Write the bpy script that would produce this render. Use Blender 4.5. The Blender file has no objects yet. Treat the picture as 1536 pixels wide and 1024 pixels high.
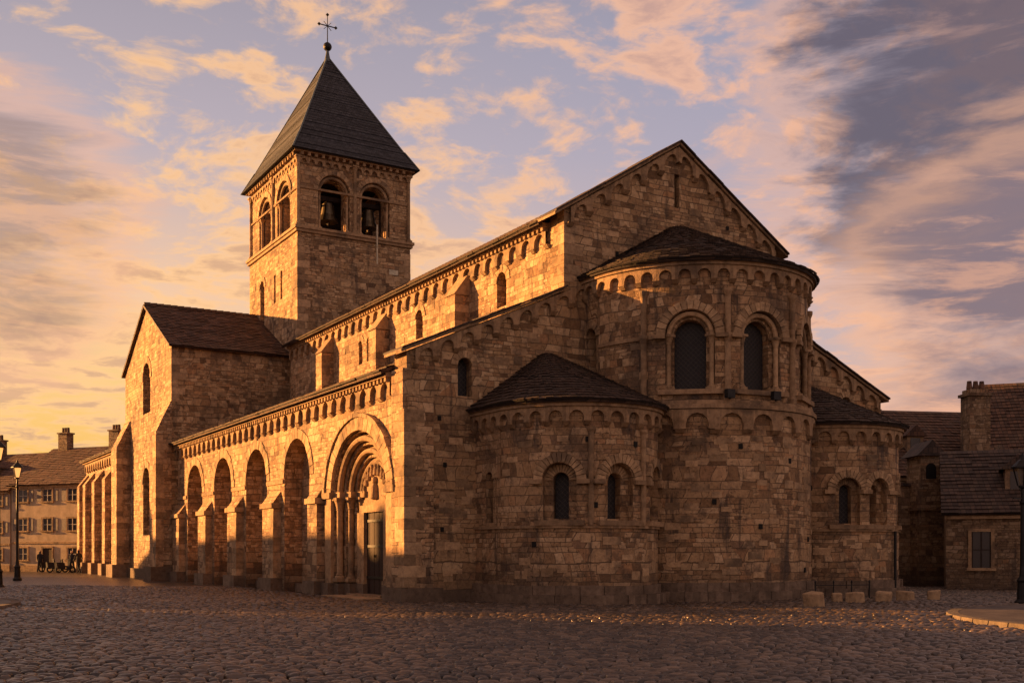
import bpy,bmesh,math,random
import numpy as np
from mathutils import Vector,Matrix
random.seed(7); rng=np.random.default_rng(5)
TH=math.radians(30.75); CT,ST=math.cos(TH),math.sin(TH)
CX,CY,CZ=-14.75,-31.35,1.7; F=1626.0
def W(r,d): return (CX+r*CT+d*ST, CY-r*ST+d*CT)
def PT(u,d): return W((u-768)/F*d,d)
scene=bpy.context.scene
SUN=Vector((-.66,.75,0)).normalized(); SEL=math.radians(9.5)

# ---------------- node helpers
class NT:
    def __init__(s,nt): s.nt=nt
    def n(s,t,ins=None,**at):
        n=s.nt.nodes.new(t)
        for k,v in at.items(): setattr(n,k,v)
        for k,v in (ins or {}).items():
            if isinstance(v,bpy.types.NodeSocket): s.nt.links.new(v,n.inputs[k])
            else: n.inputs[k].default_value=v
        return n
    def m(s,op,a,b=0.0,c=None,clamp=False):
        i={0:a,1:b}
        if c is not None: i[2]=c
        return s.n('ShaderNodeMath',i,operation=op,use_clamp=clamp).outputs[0]
    def v(s,op,a,b=(0,0,0)):
        return s.n('ShaderNodeVectorMath',{0:a,1:b},operation=op).outputs[0]
    def sc(s,a,k):
        n=s.n('ShaderNodeVectorMath',{0:a},operation='SCALE'); n.inputs['Scale'].default_value=k; return n.outputs[0]
    def dot(s,a,b): return s.n('ShaderNodeVectorMath',{0:a,1:b},operation='DOT_PRODUCT').outputs['Value']
    def mix(s,f,a,b,bt='MIX'):
        n=s.nt.nodes.new('ShaderNodeMix'); n.data_type='RGBA'; n.blend_type=bt
        for k,x in ((0,f),(6,a),(7,b)):
            if isinstance(x,bpy.types.NodeSocket): s.nt.links.new(x,n.inputs[k])
            else: n.inputs[k].default_value=(*x,1) if (k>0 and len(x)==3) else x
        return n.outputs[2]
    def sm(s,x,a,b):
        return s.n('ShaderNodeMapRange',{0:x,1:a,2:b,3:0.0,4:1.0},interpolation_type='SMOOTHSTEP').outputs[0]
    def noise(s,vec,scale,detail=4,rough=.55,dist=0.0):
        return s.n('ShaderNodeTexNoise',{'Vector':vec,'Scale':scale,'Detail':detail,'Roughness':rough,'Distortion':dist}).outputs[0]
    def ramp(s,f,stops,interp='LINEAR'):
        n=s.n('ShaderNodeValToRGB',{0:f}); cr=n.color_ramp; cr.interpolation=interp
        while len(cr.elements)<len(stops): cr.elements.new(.5)
        for e,(p,c) in zip(cr.elements,stops): e.position=p; e.color=(*c,1)
        return n.outputs[0]
    def xyz(s,x=0.0,y=0.0,z=0.0): return s.n('ShaderNodeCombineXYZ',{0:x,1:y,2:z}).outputs[0]
    def sep(s,v): return s.n('ShaderNodeSeparateXYZ',{0:v}).outputs
def newmat(name):
    m=bpy.data.materials.new(name); m.use_nodes=True; m.node_tree.nodes.clear(); return m,NT(m.node_tree)
def out(N,col,rough=.9,height=None,bd=.02,bs=1.0,metal=0.0,emis=None,spec=.3):
    b=N.n('ShaderNodeBsdfPrincipled',{'Roughness':rough,'Metallic':metal,'Specular IOR Level':spec})
    if isinstance(col,bpy.types.NodeSocket): N.nt.links.new(col,b.inputs['Base Color'])
    else: b.inputs['Base Color'].default_value=(*col,1)
    if height is not None:
        bp=N.n('ShaderNodeBump',{'Height':height,'Strength':bs,'Distance':bd}); N.nt.links.new(bp.outputs[0],b.inputs['Normal'])
    if emis: b.inputs['Emission Color'].default_value=(*emis[0],1); b.inputs['Emission Strength'].default_value=emis[1]
    o=N.n('ShaderNodeOutputMaterial'); N.nt.links.new(b.outputs[0],o.inputs[0])

def stone(name,tint=(1,1,1),bw=.5,rh=.25,stain=.5):
    m,N=newmat(name)
    uv=N.n('ShaderNodeTexCoord').outputs['UV']; ob=N.n('ShaderNodeNewGeometry').outputs['Position']
    x,y,_=N.sep(uv)
    y2=N.m('ADD',y,N.m('MULTIPLY',N.m('SINE',N.m('MULTIPLY',y,2.3)),.13))
    y2=N.m('ADD',y2,N.m('MULTIPLY',N.m('SINE',N.m('MULTIPLY',y,6.7)),.045))
    x2=N.m('ADD',x,N.m('MULTIPLY',N.m('SINE',N.m('ADD',N.m('MULTIPLY',x,2.9),N.m('MULTIPLY',y,3.7))),.11))
    wob=N.n('ShaderNodeTexNoise',{'Vector':uv,'Scale':.8,'Detail':3.0}).outputs[1]
    wob=N.sc(N.v('SUBTRACT',wob,(.5,.5,.5)),.11)
    vec=N.v('ADD',N.xyz(x2,y2,0.0),wob)
    w2=N.n('ShaderNodeTexNoise',{'Vector':uv,'Scale':9.0,'Detail':3.0}).outputs[1]
    w2=N.sc(N.v('SUBTRACT',w2,(.5,.5,.5)),.03)
    vec=N.v('ADD',vec,w2)
    def brick(bw,rh,mo,off):
        n=N.n('ShaderNodeTexBrick',{'Vector':vec,'Color1':(0,0,0,1),'Color2':(1,1,1,1),'Mortar':(.5,.5,.5,1),'Scale':1.0,'Mortar Size':mo,'Mortar Smooth':.45,'Bias':0.0,'Brick Width':bw,'Row Height':rh})
        n.offset=off; n.squash=.68; n.squash_frequency=3; return n.outputs[0],n.outputs[1]
    c1,f1=brick(bw,rh,.011,.5); c2,f2=brick(bw*.66,rh*.62,.012,.43)
    big=N.noise(uv,.38,3); sel=N.sm(big,.50,.52)
    c=N.mix(sel,c1,c2); f=N.m('ADD',N.m('MULTIPLY',f1,N.m('SUBTRACT',1.0,sel)),N.m('MULTIPLY',f2,sel))
    t=tint
    def T(a,b_,c_): return (a*t[0],b_*t[1],c_*t[2])
    col=N.ramp(c,[(0,T(.15,.092,.05)),(.18,T(.29,.19,.105)),(.4,T(.40,.275,.155)),(.6,T(.46,.325,.19)),(.8,T(.58,.435,.275)),(.93,T(.43,.255,.13)),(1,T(.25,.175,.115))])
    n1=N.noise(ob,.45,6,.65,.4); n2=N.noise(ob,7.0,6,.7); n3=N.noise(ob,30.0,3,.7); n4=N.noise(ob,1.7,5,.65)
    str_=N.noise(N.v('MULTIPLY',ob,(1.3,1.3,.16)),1.6,5,.65)
    col=N.mix(N.m('MULTIPLY',N.sm(n1,.50,.64),stain),col,(.09,.06,.04))
    col=N.mix(N.m('MULTIPLY',N.sm(n4,.54,.68),stain),col,(.11,.075,.05))
    col=N.mix(N.m('MULTIPLY',N.sm(str_,.54,.68),stain*1.2),col,(.07,.053,.042))
    col=N.mix(N.m('MULTIPLY',N.sm(n1,.48,.3),.3),col,T(.54,.36,.18))
    g=N.ramp(n2,[(.25,(.40,.38,.37)),(.5,(1.0,1.0,1.0)),(.8,(1.4,1.37,1.35))])
    col=N.mix(.85,col,g,'MULTIPLY')
    pits=N.sm(N.noise(ob,13.0,5,.7),.60,.70)
    col=N.mix(N.m('MULTIPLY',pits,.65),col,(.06,.042,.028))
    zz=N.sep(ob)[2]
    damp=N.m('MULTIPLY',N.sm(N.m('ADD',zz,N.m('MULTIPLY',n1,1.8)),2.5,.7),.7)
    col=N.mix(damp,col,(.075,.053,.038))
    col=N.mix(N.m('MULTIPLY',f,.72),col,(.10,.07,.045))
    h=N.m('ADD',N.m('MULTIPLY',N.m('SUBTRACT',1.0,f),1.0),N.m('ADD',N.m('MULTIPLY',n2,1.1),N.m('ADD',N.m('MULTIPLY',n3,.3),N.m('MULTIPLY',N.sep(c)[0],.7))))
    h=N.m('SUBTRACT',h,N.m('MULTIPLY',pits,.7))
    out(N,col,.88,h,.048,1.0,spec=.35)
    return m
def plainstone(name,base,var=.5):
    m,N=newmat(name)
    ob=N.n('ShaderNodeNewGeometry'); r=ob.outputs['Random Per Island']; p=ob.outputs['Position']
    n1=N.noise(p,5.0,6,.7); n2=N.noise(p,25.0,3,.7); n0=N.noise(p,.9,5,.65)
    k=N.m('ADD',.7,N.m('MULTIPLY',r,var)); 
    col=N.mix(1.0,base,N.xyz(k,k,k),'MULTIPLY')
    col=N.mix(.85,col,N.ramp(n1,[(.3,(.45,.42,.40)),(.55,(1,1,1)),(.8,(1.3,1.3,1.25))]),'MULTIPLY')
    col=N.mix(N.m('MULTIPLY',N.sm(n0,.50,.66),.7),col,(.09,.065,.045))
    out(N,col,.9,N.m('ADD',n1,N.m('MULTIPLY',n2,.4)),.04,.9); return m
def tiles(name,c0,c1,bw=.22,rh=.30,lich=.5):
    m,N=newmat(name); uv=N.n('ShaderNodeTexCoord').outputs['UV']; p=N.n('ShaderNodeNewGeometry').outputs['Position']
    b=N.n('ShaderNodeTexBrick',{'Vector':uv,'Color1':(0,0,0,1),'Color2':(1,1,1,1),'Mortar':(0,0,0,1),'Scale':1.0,'Mortar Size':.012,'Mortar Smooth':.2,'Brick Width':bw,'Row Height':rh})
    r=N.sep(b.outputs[0])[0]
    col=N.mix(r,c0,c1); n1=N.noise(p,1.2,6,.7); n2=N.noise(p,9.0,4,.7)
    col=N.mix(N.m('MULTIPLY',N.sm(n1,.5,.7),lich),col,(.13,.10,.065))
    col=N.mix(.7,col,N.ramp(n2,[(.3,(.5,.5,.5)),(.7,(1.3,1.3,1.3))]),'MULTIPLY')
    col=N.mix(N.m('MULTIPLY',b.outputs[1],.8),col,(.012,.01,.009))
    out(N,col,.75,N.m('ADD',N.m('MULTIPLY',r,.8),N.m('ADD',N.m('SUBTRACT',1.0,b.outputs[1]),N.m('MULTIPLY',n2,.4))),.035,1.0,spec=.35); return m
def simple(name,c,rough=.6,metal=0.0,emis=None,var=.35,scale=6.0):
    m,N=newmat(name); p=N.n('ShaderNodeNewGeometry').outputs['Position']; n=N.noise(p,scale,5,.65)
    g=N.ramp(n,[(.3,(1-var,)*3),(.7,(1+var,)*3)])
    out(N,N.mix(1.0,c,g,'MULTIPLY'),rough,n,.01,.5,metal,emis); return m
M_st=stone('limestone_ashlar',(1.08,1.0,.93)); M_st2=stone('limestone_tower',(1.0,.94,.86),.55,.27,.55); M_ap=stone('limestone_apse_shade_tint',(.93,.86,.79),.54,.27,.72)  # apse copy tinted darker: its shade is put into the stone colour
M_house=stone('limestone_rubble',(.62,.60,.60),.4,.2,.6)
M_vs=plainstone('voussoir_stone',(.42,.285,.16),.55); M_tr=plainstone('trim_stone',(.36,.24,.135),.45)
M_pr=plainstone('facing_stone',(.34,.23,.13),.9)
M_drk=plainstone('weathered_base_stone',(.18,.13,.09),.5)
M_tile=tiles('brown_clay_tiles',(.05,.027,.017),(.13,.066,.038))
M_tile2=tiles('brown_flat_tiles',(.030,.020,.016),(.08,.050,.036),lich=.3)
M_tilel=tiles('house_roof_tiles',(.08,.04,.026),(.17,.085,.05))
M_slate=tiles('slate',(.018,.020,.026),(.050,.053,.063),.25,.2,.0)
M_dark=simple('painted_hole_shade',(.012,.011,.010),.9); M_iron=simple('wrought_iron',(.02,.02,.02),.5,.6)
M_lead=simple('lead_sheet',(.10,.12,.12),.5,.3); M_bronze=simple('bell_bronze',(.13,.10,.06),.35,.9)
M_wood=simple('old_oak_door',(.028,.014,.009),.75,scale=12); M_timber=simple('oak_timber',(.03,.02,.015),.8)
M_plc=simple('cream_render',(.42,.32,.21),.9,var=.25,scale=1.5); M_plg=simple('grey_render',(.32,.25,.19),.9,var=.25,scale=1.5); M_shut=simple('painted_shutters',(.16,.13,.11),.6)
M_white=simple('white_frame_paint',(.4,.35,.29),.5,var=.1)
M_lamp=simple('lantern_glass_lit',(.9,.6,.3),.3,emis=((1,.45,.12),1.1)); M_coat=simple('dark_coat',(.02,.02,.025),.9); M_skin=simple('skin',(.35,.2,.14),.6)
M_clear=simple('lantern_glass',(.12,.10,.08),.2)
M_pale=simple('pale_metal',(.5,.45,.32),.5)
def glassmat():
    m,N=newmat('leaded_glass'); uv=N.n('ShaderNodeTexCoord').outputs['UV']; x,y,_=N.sep(uv)
    a=N.m('FRACT',N.m('MULTIPLY',N.m('ADD',x,y),6.0)); b=N.m('FRACT',N.m('MULTIPLY',N.m('SUBTRACT',x,y),6.0))
    l=N.m('MAXIMUM',N.m('GREATER_THAN',a,.84),N.m('GREATER_THAN',b,.84))
    n=N.noise(uv,14.0,2)
    col=N.mix(l,N.mix(n,(.008,.009,.012),(.035,.033,.033)),(.06,.054,.048))
    out(N,col,.55,N.m('ADD',l,n),.02,1.0,spec=.25); return m
M_gl=glassmat()
def housegl():
    m,N=newmat('house_window_glass'); out(N,(.03,.03,.035),.2,spec=.4); return m
M_hgl=housegl()

# ---------------- mesh builder
class MB:
    def __init__(s): s.v=[];s.f=[];s.m=[];s.uv=[]
    def add(s,vs,fs,mi=0,uvs=None):
        o=len(s.v); s.v+= [tuple(v) for v in vs]
        for i,f in enumerate(fs):
            s.f.append([o+k for k in f]); s.m.append(mi); s.uv.append(uvs[i] if uvs else None)
    def hexa(s,p,mi=0): s.add(p,[(0,3,2,1),(4,5,6,7),(0,1,5,4),(1,2,6,5),(2,3,7,6),(3,0,4,7)],mi)
    def box(s,x0,x1,y0,y1,z0,z1,mi=0):
        s.hexa([(x0,y0,z0),(x1,y0,z0),(x1,y1,z0),(x0,y1,z0),(x0,y0,z1),(x1,y0,z1),(x1,y1,z1),(x0,y1,z1)],mi)
    def prism(s,a,b,mi=0):
        n=len(a); s.add(list(a)+list(b),[tuple(range(n)),tuple(range(2*n-1,n-1,-1))]+[(i,(i+1)%n,n+(i+1)%n,n+i) for i in range(n)],mi)
    def mbox(s,mp,s0,s1,z0,z1,o0,o1,n=1,mi=0,sl=0.0,zt=None):
        for i in range(n):
            a=s0+(s1-s0)*i/n; b=s0+(s1-s0)*(i+1)/n
            s.hexa([mp(a,z0+sl*a,o0),mp(b,z0+sl*b,o0),mp(b,z0+sl*b,o1),mp(a,z0+sl*a,o1),mp(a,z1+sl*a,o0),mp(b,z1+sl*b,o0),mp(b,z1+sl*b,o1),mp(a,z1+sl*a,o1)],mi)
    def lathe(s,cx,cy,prof,n=16,mi=0):
        vs=[];fs=[]
        for r,z in prof:
            for i in range(n):
                a=2*math.pi*i/n; vs.append((cx+r*math.cos(a),cy+r*math.sin(a),z))
        for j in range(len(prof)-1):
            for i in range(n): fs.append((j*n+i,j*n+(i+1)%n,(j+1)*n+(i+1)%n,(j+1)*n+i))
        fs.append(tuple(range(n-1,-1,-1))); k=(len(prof)-1)*n; fs.append(tuple(range(k,k+n)))
        s.add(vs,fs,mi)
    def obj(s,name,mats,parent=None,smooth=False,center=None,recalc=True,cut=(),uvr=1.0):
        me=bpy.data.meshes.new(name); me.from_pydata(s.v,[],s.f)
        for m in mats: me.materials.append(m)
        me.polygons.foreach_set('material_index',s.m)
        if recalc:
            bm=bmesh.new(); bm.from_mesh(me); bmesh.ops.recalc_face_normals(bm,faces=bm.faces); bm.to_mesh(me); bm.free()
        o=bpy.data.objects.new(name,me); scene.collection.objects.link(o)
        has=any(u is not None for u in s.uv)
        if cut:
            cs=[]
            for c in cut:
                if not c.v: continue
                co=c.obj('cutter',[]); cs.append(co)
                md=o.modifiers.new('b','BOOLEAN'); md.object=co; md.operation='DIFFERENCE'; md.solver='EXACT'
            bpy.context.view_layer.update()
            ev=o.evaluated_get(bpy.context.evaluated_depsgraph_get()); nm=bpy.data.meshes.new_from_object(ev)
            o.modifiers.clear(); o.data=nm; me=nm; me.name=name
            for co in cs: bpy.data.objects.remove(co)
            if mats and not me.materials:
                for m in mats: me.materials.append(m)
        uvl=me.uv_layers.new(name='UVMap') if not me.uv_layers else me.uv_layers[0]
        vs=me.vertices
        for pi,p in enumerate(me.polygons):
            n=p.normal
            if has and s.uv[pi] is not None and not cut and not recalc:
                for k,li in enumerate(p.loop_indices): uvl.data[li].uv=s.uv[pi][k]
                continue
            for li in p.loop_indices:
                co=vs[me.loops[li].vertex_index].co
                if abs(n.z)>.75: uvl.data[li].uv=(co.x,co.y)
                elif center is not None and co.y<center[1]+.01 and ((n.x*(co.x-center[0])+n.y*(co.y-center[1]))>.9*math.hypot(co.x-center[0],co.y-center[1])):
                    uvl.data[li].uv=(center[2]*math.atan2(co.x-center[0],center[1]-co.y),co.z)
                else:
                    tx,ty=(-n.y,n.x); l=math.hypot(tx,ty) or 1
                    uvl.data[li].uv=((co.x*tx+co.y*ty)/l,co.z)
            if smooth: p.use_smooth=True
        if parent: o.parent=parent
        return o
def empty(name,loc=(0,0,0),rz=0):
    e=bpy.data.objects.new(name,None); e.empty_display_size=.5; e.location=loc; e.rotation_euler=(0,0,rz); scene.collection.objects.link(e); return e
def pmap(ox,oy,dx,dy,nx,ny): return lambda s,z,o:(ox+dx*s+nx*o,oy+dy*s+ny*o,z)
def cmap(cx,cy,r): return lambda s,z,o:(cx+(r+o)*math.sin(s/r),cy-(r+o)*math.cos(s/r),z)
def archpts(c,z0,zs,hw,rz=None,n=16):
    rz=rz or hw
    return [(c-hw,z0),(c+hw,z0)]+[(c+hw*math.cos(math.pi*i/n),zs+rz*math.sin(math.pi*i/n)) for i in range(n+1)]
def archcut(mb,mp,c,z0,zs,hw,o0,o1,rz=None,mi=0,n=16):
    p=archpts(c,z0,zs,hw,rz,n); mb.prism([mp(a,z,o0) for a,z in p],[mp(a,z,o1) for a,z in p],mi)
def ring(mb,mp,c,zc,r0,r1,o0,o1,n=13,k=1.0,mi=0,gap=.012,sub=2):
    for i in range(n):
        a0=math.pi*i/n+gap/r1; a1=math.pi*(i+1)/n-gap/r1
        j=random.uniform(-.012,.012); rj=random.uniform(-.03,.03)*(r1-r0)*3
        for q in range(sub):
            b0=a0+(a1-a0)*q/sub; b1=a0+(a1-a0)*(q+1)/sub
            pts=[]
            for o in (o0,o1+j):
                for (r,a) in ((r0,b0),(r1+rj,b0),(r1+rj,b1),(r0,b1)):
                    pts.append(mp(c+r*math.cos(a),zc+k*r*math.sin(a),o))
            mb.hexa(pts,mi)
def roll(mb,mp,c,zc,r,o,t,k=1.0,n=28,m=8,mi=0):
    vs=[];fs=[]
    for i in range(n+1):
        a=math.pi*i/n
        for j in range(m):
            b=2*math.pi*j/m; rr=r+t*math.cos(b)
            vs.append(mp(c+rr*math.cos(a),zc+k*rr*math.sin(a),o+t*math.sin(b)))
    for i in range(n):
        for j in range(m): fs.append((i*m+j,i*m+(j+1)%m,(i+1)*m+(j+1)%m,(i+1)*m+j))
    mb.add(vs,fs,mi)
def colonette(mb,x,y,z0,z1,r,mi=0):
    h=max(.16,r*2.6)
    mb.box(x-r*1.7,x+r*1.7,y-r*1.7,y+r*1.7,z0,z0+h*.45,mi)
    mb.lathe(x,y,[(r*1.6,z0+h*.45),(r*1.65,z0+h*.6),(r*1.15,z0+h*.75),(r*1.3,z0+h*.85),(r,z0+h),(r*.97,z1-h*1.5),(r*1.2,z1-h*1.45),(r*1.05,z1-h*1.35),(r*1.35,z1-h*.8),(r*1.8,z1-h*.35)],12,mi)
    mb.box(x-r*1.9,x+r*1.9,y-r*1.9,y+r*1.9,z1-h*.35,z1,mi)
def lombard(mb,mp,s0,s1,zt,w,dep=.13,leg=.14,sl=0.0,mi=0,corb=True,top=.12):
    n=max(1,round((s1-s0)/w)); w=(s1-s0)/n; K=6
    Z=lambda s,z:z+sl*s
    def quad(pts): mb.add([mp(s,Z(s,z),o) for s,z,o in pts],[(0,1,2,3)],mi)
    for i in range(n):
        a=.34*w*random.uniform(.93,1.05); zs=zt-top-a; zb=zs-leg
        b=s0+i*w; c=b+w/2
        for (l,r) in ((b,c-a),(c+a,b+w)):
            quad([(l,zb,dep),(r,zb,dep),(r,zt,dep),(l,zt,dep)]); quad([(l,zb,0),(r,zb,0),(r,zb,dep),(l,zb,dep)])
        quad([(c-a,zb,0),(c-a,zb,dep),(c-a,zs,dep),(c-a,zs,0)]); quad([(c+a,zb,0),(c+a,zb,dep),(c+a,zs,dep),(c+a,zs,0)])
        for k in range(K):
            t0=math.pi*(1-k/K); t1=math.pi*(1-(k+1)/K)
            x0,z0=c+a*math.cos(t0),zs+a*math.sin(t0); x1,z1=c+a*math.cos(t1),zs+a*math.sin(t1)
            quad([(x0,z0,dep),(x1,z1,dep),(x1,zt,dep),(x0,zt,dep)]); quad([(x0,z0,0),(x1,z1,0),(x1,z1,dep),(x0,z0,dep)])
        if corb:
            cw=.13*w*random.uniform(.85,1.15)
            p=[mp(b-cw,Z(b,zb-.14),0),mp(b+cw,Z(b,zb-.14),0),mp(b+cw,Z(b,zb-.12),dep*.5),mp(b-cw,Z(b,zb-.12),dep*.5),
               mp(b-cw*1.2,Z(b,zb),0),mp(b+cw*1.2,Z(b,zb),0),mp(b+cw*1.2,Z(b,zb),dep+.05),mp(b-cw*1.2,Z(b,zb),dep+.05)]
            mb.hexa(p,mi)
def roofq(mb,e0,e1,r0,r1,row=.3,th=.045,mi=0,us=None):
    e0,e1,r0,r1=map(Vector,(e0,e1,r0,r1))
    nrm=(e1-e0).cross(((r0+r1)/2-(e0+e1)/2)); nrm.normalize()
    if nrm.z<0: nrm=-nrm
    L=((r0+r1)/2-(e0+e1)/2).length; n=max(2,round(L/row))
    lw=(e1-e0).length; uw=(r1-r0).length; u0=us or 0.0
    segs=max(1,int(lw/.66)) if us is None else 1
    for s in range(segs):
        f0,f1=s/segs,(s+1)/segs
        for i in range(n):
            t0,t1=i/n,(i+1)/n; wi=lw+(uw-lw)*t0
            jl=(random.random()-.5)*.04
            a=(e0.lerp(e1,f0)).lerp(r0.lerp(r1,f0),t0); b=(e0.lerp(e1,f1)).lerp(r0.lerp(r1,f1),t0)
            c=(e0.lerp(e1,f1)).lerp(r0.lerp(r1,f1),t1); d=(e0.lerp(e1,f0)).lerp(r0.lerp(r1,f0),t1)
            up=nrm*(th+jl)
            dn=(e0-r0).normalized()*(.02+random.random()*.04)
            v0=i*row; ua=u0+wi*f0+i*.37; ub=u0+wi*f1+i*.37
            mb.add([a+up+dn,b+up+dn,c+nrm*.006,d+nrm*.006,a-nrm*.02+dn,b-nrm*.02+dn],[(0,1,2,3),(4,5,1,0)],mi,
              [[(ua,v0+.02),(ub,v0+.02),(ub,v0+row),(ua,v0+row)],[(ua,v0),(ub,v0),(ub,v0+.02),(ua,v0+.02)]])
    th2=.12
    mb.prism([e0-nrm*.01,e1-nrm*.01,r1-nrm*.01,r0-nrm*.01],[e0-nrm*th2,e1-nrm*th2,r1-nrm*th2,r0-nrm*th2],mi)
def fixuv(mb):
    for i,(f,u) in enumerate(zip(mb.f,mb.uv)):
        if u is None: mb.uv[i]=[(mb.v[k][0]+mb.v[k][1],mb.v[k][2]) for k in f]

# =================== CHURCH
CH=empty('romanesque_church')
side=pmap(0,0,0,1,-1,0); east=pmap(0,0,1,0,0,-1)
trim=MB(); vs=MB(); glass=MB(); base=MB(); quo=MB()
def scatter(mp,s0,s1,z0,z1,n,avoid=(),o=.022,top=None):
    for _ in range(n):
        w=random.uniform(.28,.62); h=random.uniform(.16,.28); s=random.uniform(s0,s1-w); z=random.uniform(z0,z1-h)
        if top and z+h>top(s): continue
        if any(s+w>a and s<b and z+h>c and z<d for a,b,c,d in avoid): continue
        quo.mbox(mp,s,s+w,z,z+h,-.05,random.uniform(.006,o),1)
def quoins(cx,cy,sx,sy,z0,z1,h=.33):
    z=z0;i=0
    while z+h<=z1+.01:
        hh=h*random.uniform(.85,1.15)
        if z+hh>z1: hh=z1-z
        lx,ly=(.72,.42) if i%2 else (.42,.72); lx*=random.uniform(.85,1.1); ly*=random.uniform(.85,1.1); o=random.uniform(.010,.022)
        xa,xb=sorted((cx-sx*o,cx+sx*lx)); ya,yb=sorted((cy-sy*o,cy+sy*ly))
        quo.box(xa,xb,ya,yb,z+.006,z+hh-.006); z+=hh; i+=1
# --- east end wall
prof=[(0,0),(22,0),(22,8.05),(16,10.66),(16,13.5),(11,16.62),(6,13.5),(6,10.66),(0,8.05)]
b=MB(); b.prism([(x,0,z) for x,z in prof],[(x,.9,z) for x,z in prof])
c=MB()
for x in (2.1,19.9): archcut(c,east,x,6.75,7.75,.26,.5,-.45); archcut(glass,east,x,6.76,7.75,.25,-.35,-.40)
c.box(10.88,11.12,-.5,.7,14.35,15.6); glass.box(10.85,11.15,.6,.62,14.3,15.65)
b.obj('east_wall',[M_st2],CH,cut=[c])
ring(vs,east,2.1,7.75,.27,.5,-.02,.03,7); ring(vs,east,19.9,7.75,.27,.5,-.02,.03,7)
hole_shades=MB()  # near-black plates on the wall face paint the shade of putlog holes
for x,z in ((1.2,2.3),(1.3,4.4),(1.1,5.9),(8.2,12.2),(13.4,13.9)): hole_shades.box(x,x+.12,-.03,-.004,z,z+.15)
lombard(trim,east,.25,7.0,8.02,.78,sl=.435); lombard(trim,pmap(22,0,-1,0,0,-1),.25,7.0,8.02,.78,sl=.435)
lombard(trim,pmap(6,0,1,0,0,-1),.2,5.0,13.46,.8,sl=.624); lombard(trim,pmap(16,0,-1,0,0,-1),.2,5.0,13.46,.8,sl=.624)
scatter(east,.9,2.4,.5,7.6,26,((1.7,2.5,6.5,8.4),)); scatter(east,2.6,6.8,6.5,10,22,(),.02,lambda s:7.4+.435*s)
scatter(east,6.8,15,11,15.6,40,((10.7,11.3,14,16),),.02,lambda s:12.7+.624*(s-6 if s<10.7 else 15.4-s))
quoins(6,0,1,1,11.0,13.4)
cop=MB()
def slab(x0,z0,x1,z1,y0,y1,th,mi=0):
    cop.hexa([(x0,y0,z0),(x1,y0,z1),(x1,y1,z1),(x0,y1,z0),(x0,y0,z0+th),(x1,y0,z1+th),(x1,y1,z1+th),(x0,y1,z0+th)],mi)
def coprun(x0,z0,x1,z1):
    n=max(1,int(abs(x1-x0)/.62))
    for i in range(n):
        a,bb=i/n,(i+1)/n-.012/abs(x1-x0); j=random.uniform(-.016,.016)
        slab(x0+(x1-x0)*a,z0+(z1-z0)*a+j,x0+(x1-x0)*bb,z0+(z1-z0)*bb+j,-.20,1.12,.09)
        slab(x0+(x1-x0)*a,z0+(z1-z0)*a+.10+j,x0+(x1-x0)*bb,z0+(z1-z0)*bb+.10+j,-.28,1.2,.06,1)
coprun(-.28,7.95,6.0,10.68); coprun(22.28,7.95,16.0,10.68); coprun(5.5,13.2,11,16.64); coprun(16.45,13.23,11,16.64)
cop.obj('gable_copings',[M_tr,M_tile2],CH)
# --- aisle side wall (north)
b=MB(); b.box(0,1.7,.9,29.5,0,7.5)
c=MB(); c2=MB(); c3=MB(); c4=MB()
AY=[10.25,15.5,20.7,25.9]
for y in AY:
    archcut(c,side,y,-.5,4.65,1.5,.5,-.75)
    archcut(c2,side,y,3.3,5.0,.45,-.5,-1.2); archcut(glass,side,y,3.31,5.0,.44,-1.05,-1.1)
PC,PZ,PK=3.8,3.62,.9
for hw,dp,cc in ((2.45,.28,c),(1.98,.50,c2),(1.5,.72,c3)): archcut(cc,side,PC,-.5,PZ,hw,.5,-dp,hw*PK)
b.obj('side_wall',[M_st],CH,cut=[c,c2,c3])
for y in AY:
    ring(vs,side,y,4.65,1.51,1.92,-.03,.035,17,sub=1)
    ring(vs,side,y,5.0,.46,.72,-.76,-.72,9,sub=1)
AB=[7.62,12.87,18.1,23.3,28.6]
for i,y in enumerate(AB):
    hw=.72 if i else .5
    trim.box(-.34,.0,y-hw,y+hw,.0,3.45,1)
    quoins(-.34,y-hw,1,1,.56,3.44) if i else None
    trim.box(-.44,.0,y-hw-.07,y+hw+.07,3.452,3.66)
    trim.hexa([(-.36,y-hw,3.662),(0,y-hw,3.662),(0,y+hw,3.662),(-.36,y+hw,3.662),(-.02,y-hw,4.15),(0,y-hw,4.15),(0,y+hw,4.15),(-.02,y+hw,4.15)],1)
    base.box(-.5,-.0,y-hw-.14,y+hw+.14,0,.55)
    if i: trim.box(-.06,.08,y-hw-.35,y+hw+.35,4.45,4.62)
for y in AY: base.box(.45,.9,y-1.5,y+1.5,0,.35)
lombard(trim,side,1.0,29.4,7.32,.9,.14,.16)
trim.box(-.28,.2,1.0,29.45,7.34,7.50)
for i in range(95):
    y=1.1+i*.3; trim.box(-.24,-.0,y,y+.13,7.2,7.335)
av=[(PC-3.3,PC+3.3,0,6.7)]+[(y-1.95,y+1.95,0,6.65) for y in AY]
scatter(side,1.0,29,4.2,6.55,70,av,.02)
# corner pier
trim.box(-.14,-.0,-.0,.86,0,7.5,1); trim.box(0,.9,-.12,-.0,0,6.6,1)
quoins(-.14,-.12,1,1,.52,6.5,.36)
base.box(-.34,1.15,-.32,.95,0,.5); base.box(1.15,2.4,-.16,0.1,0,.42)
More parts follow.
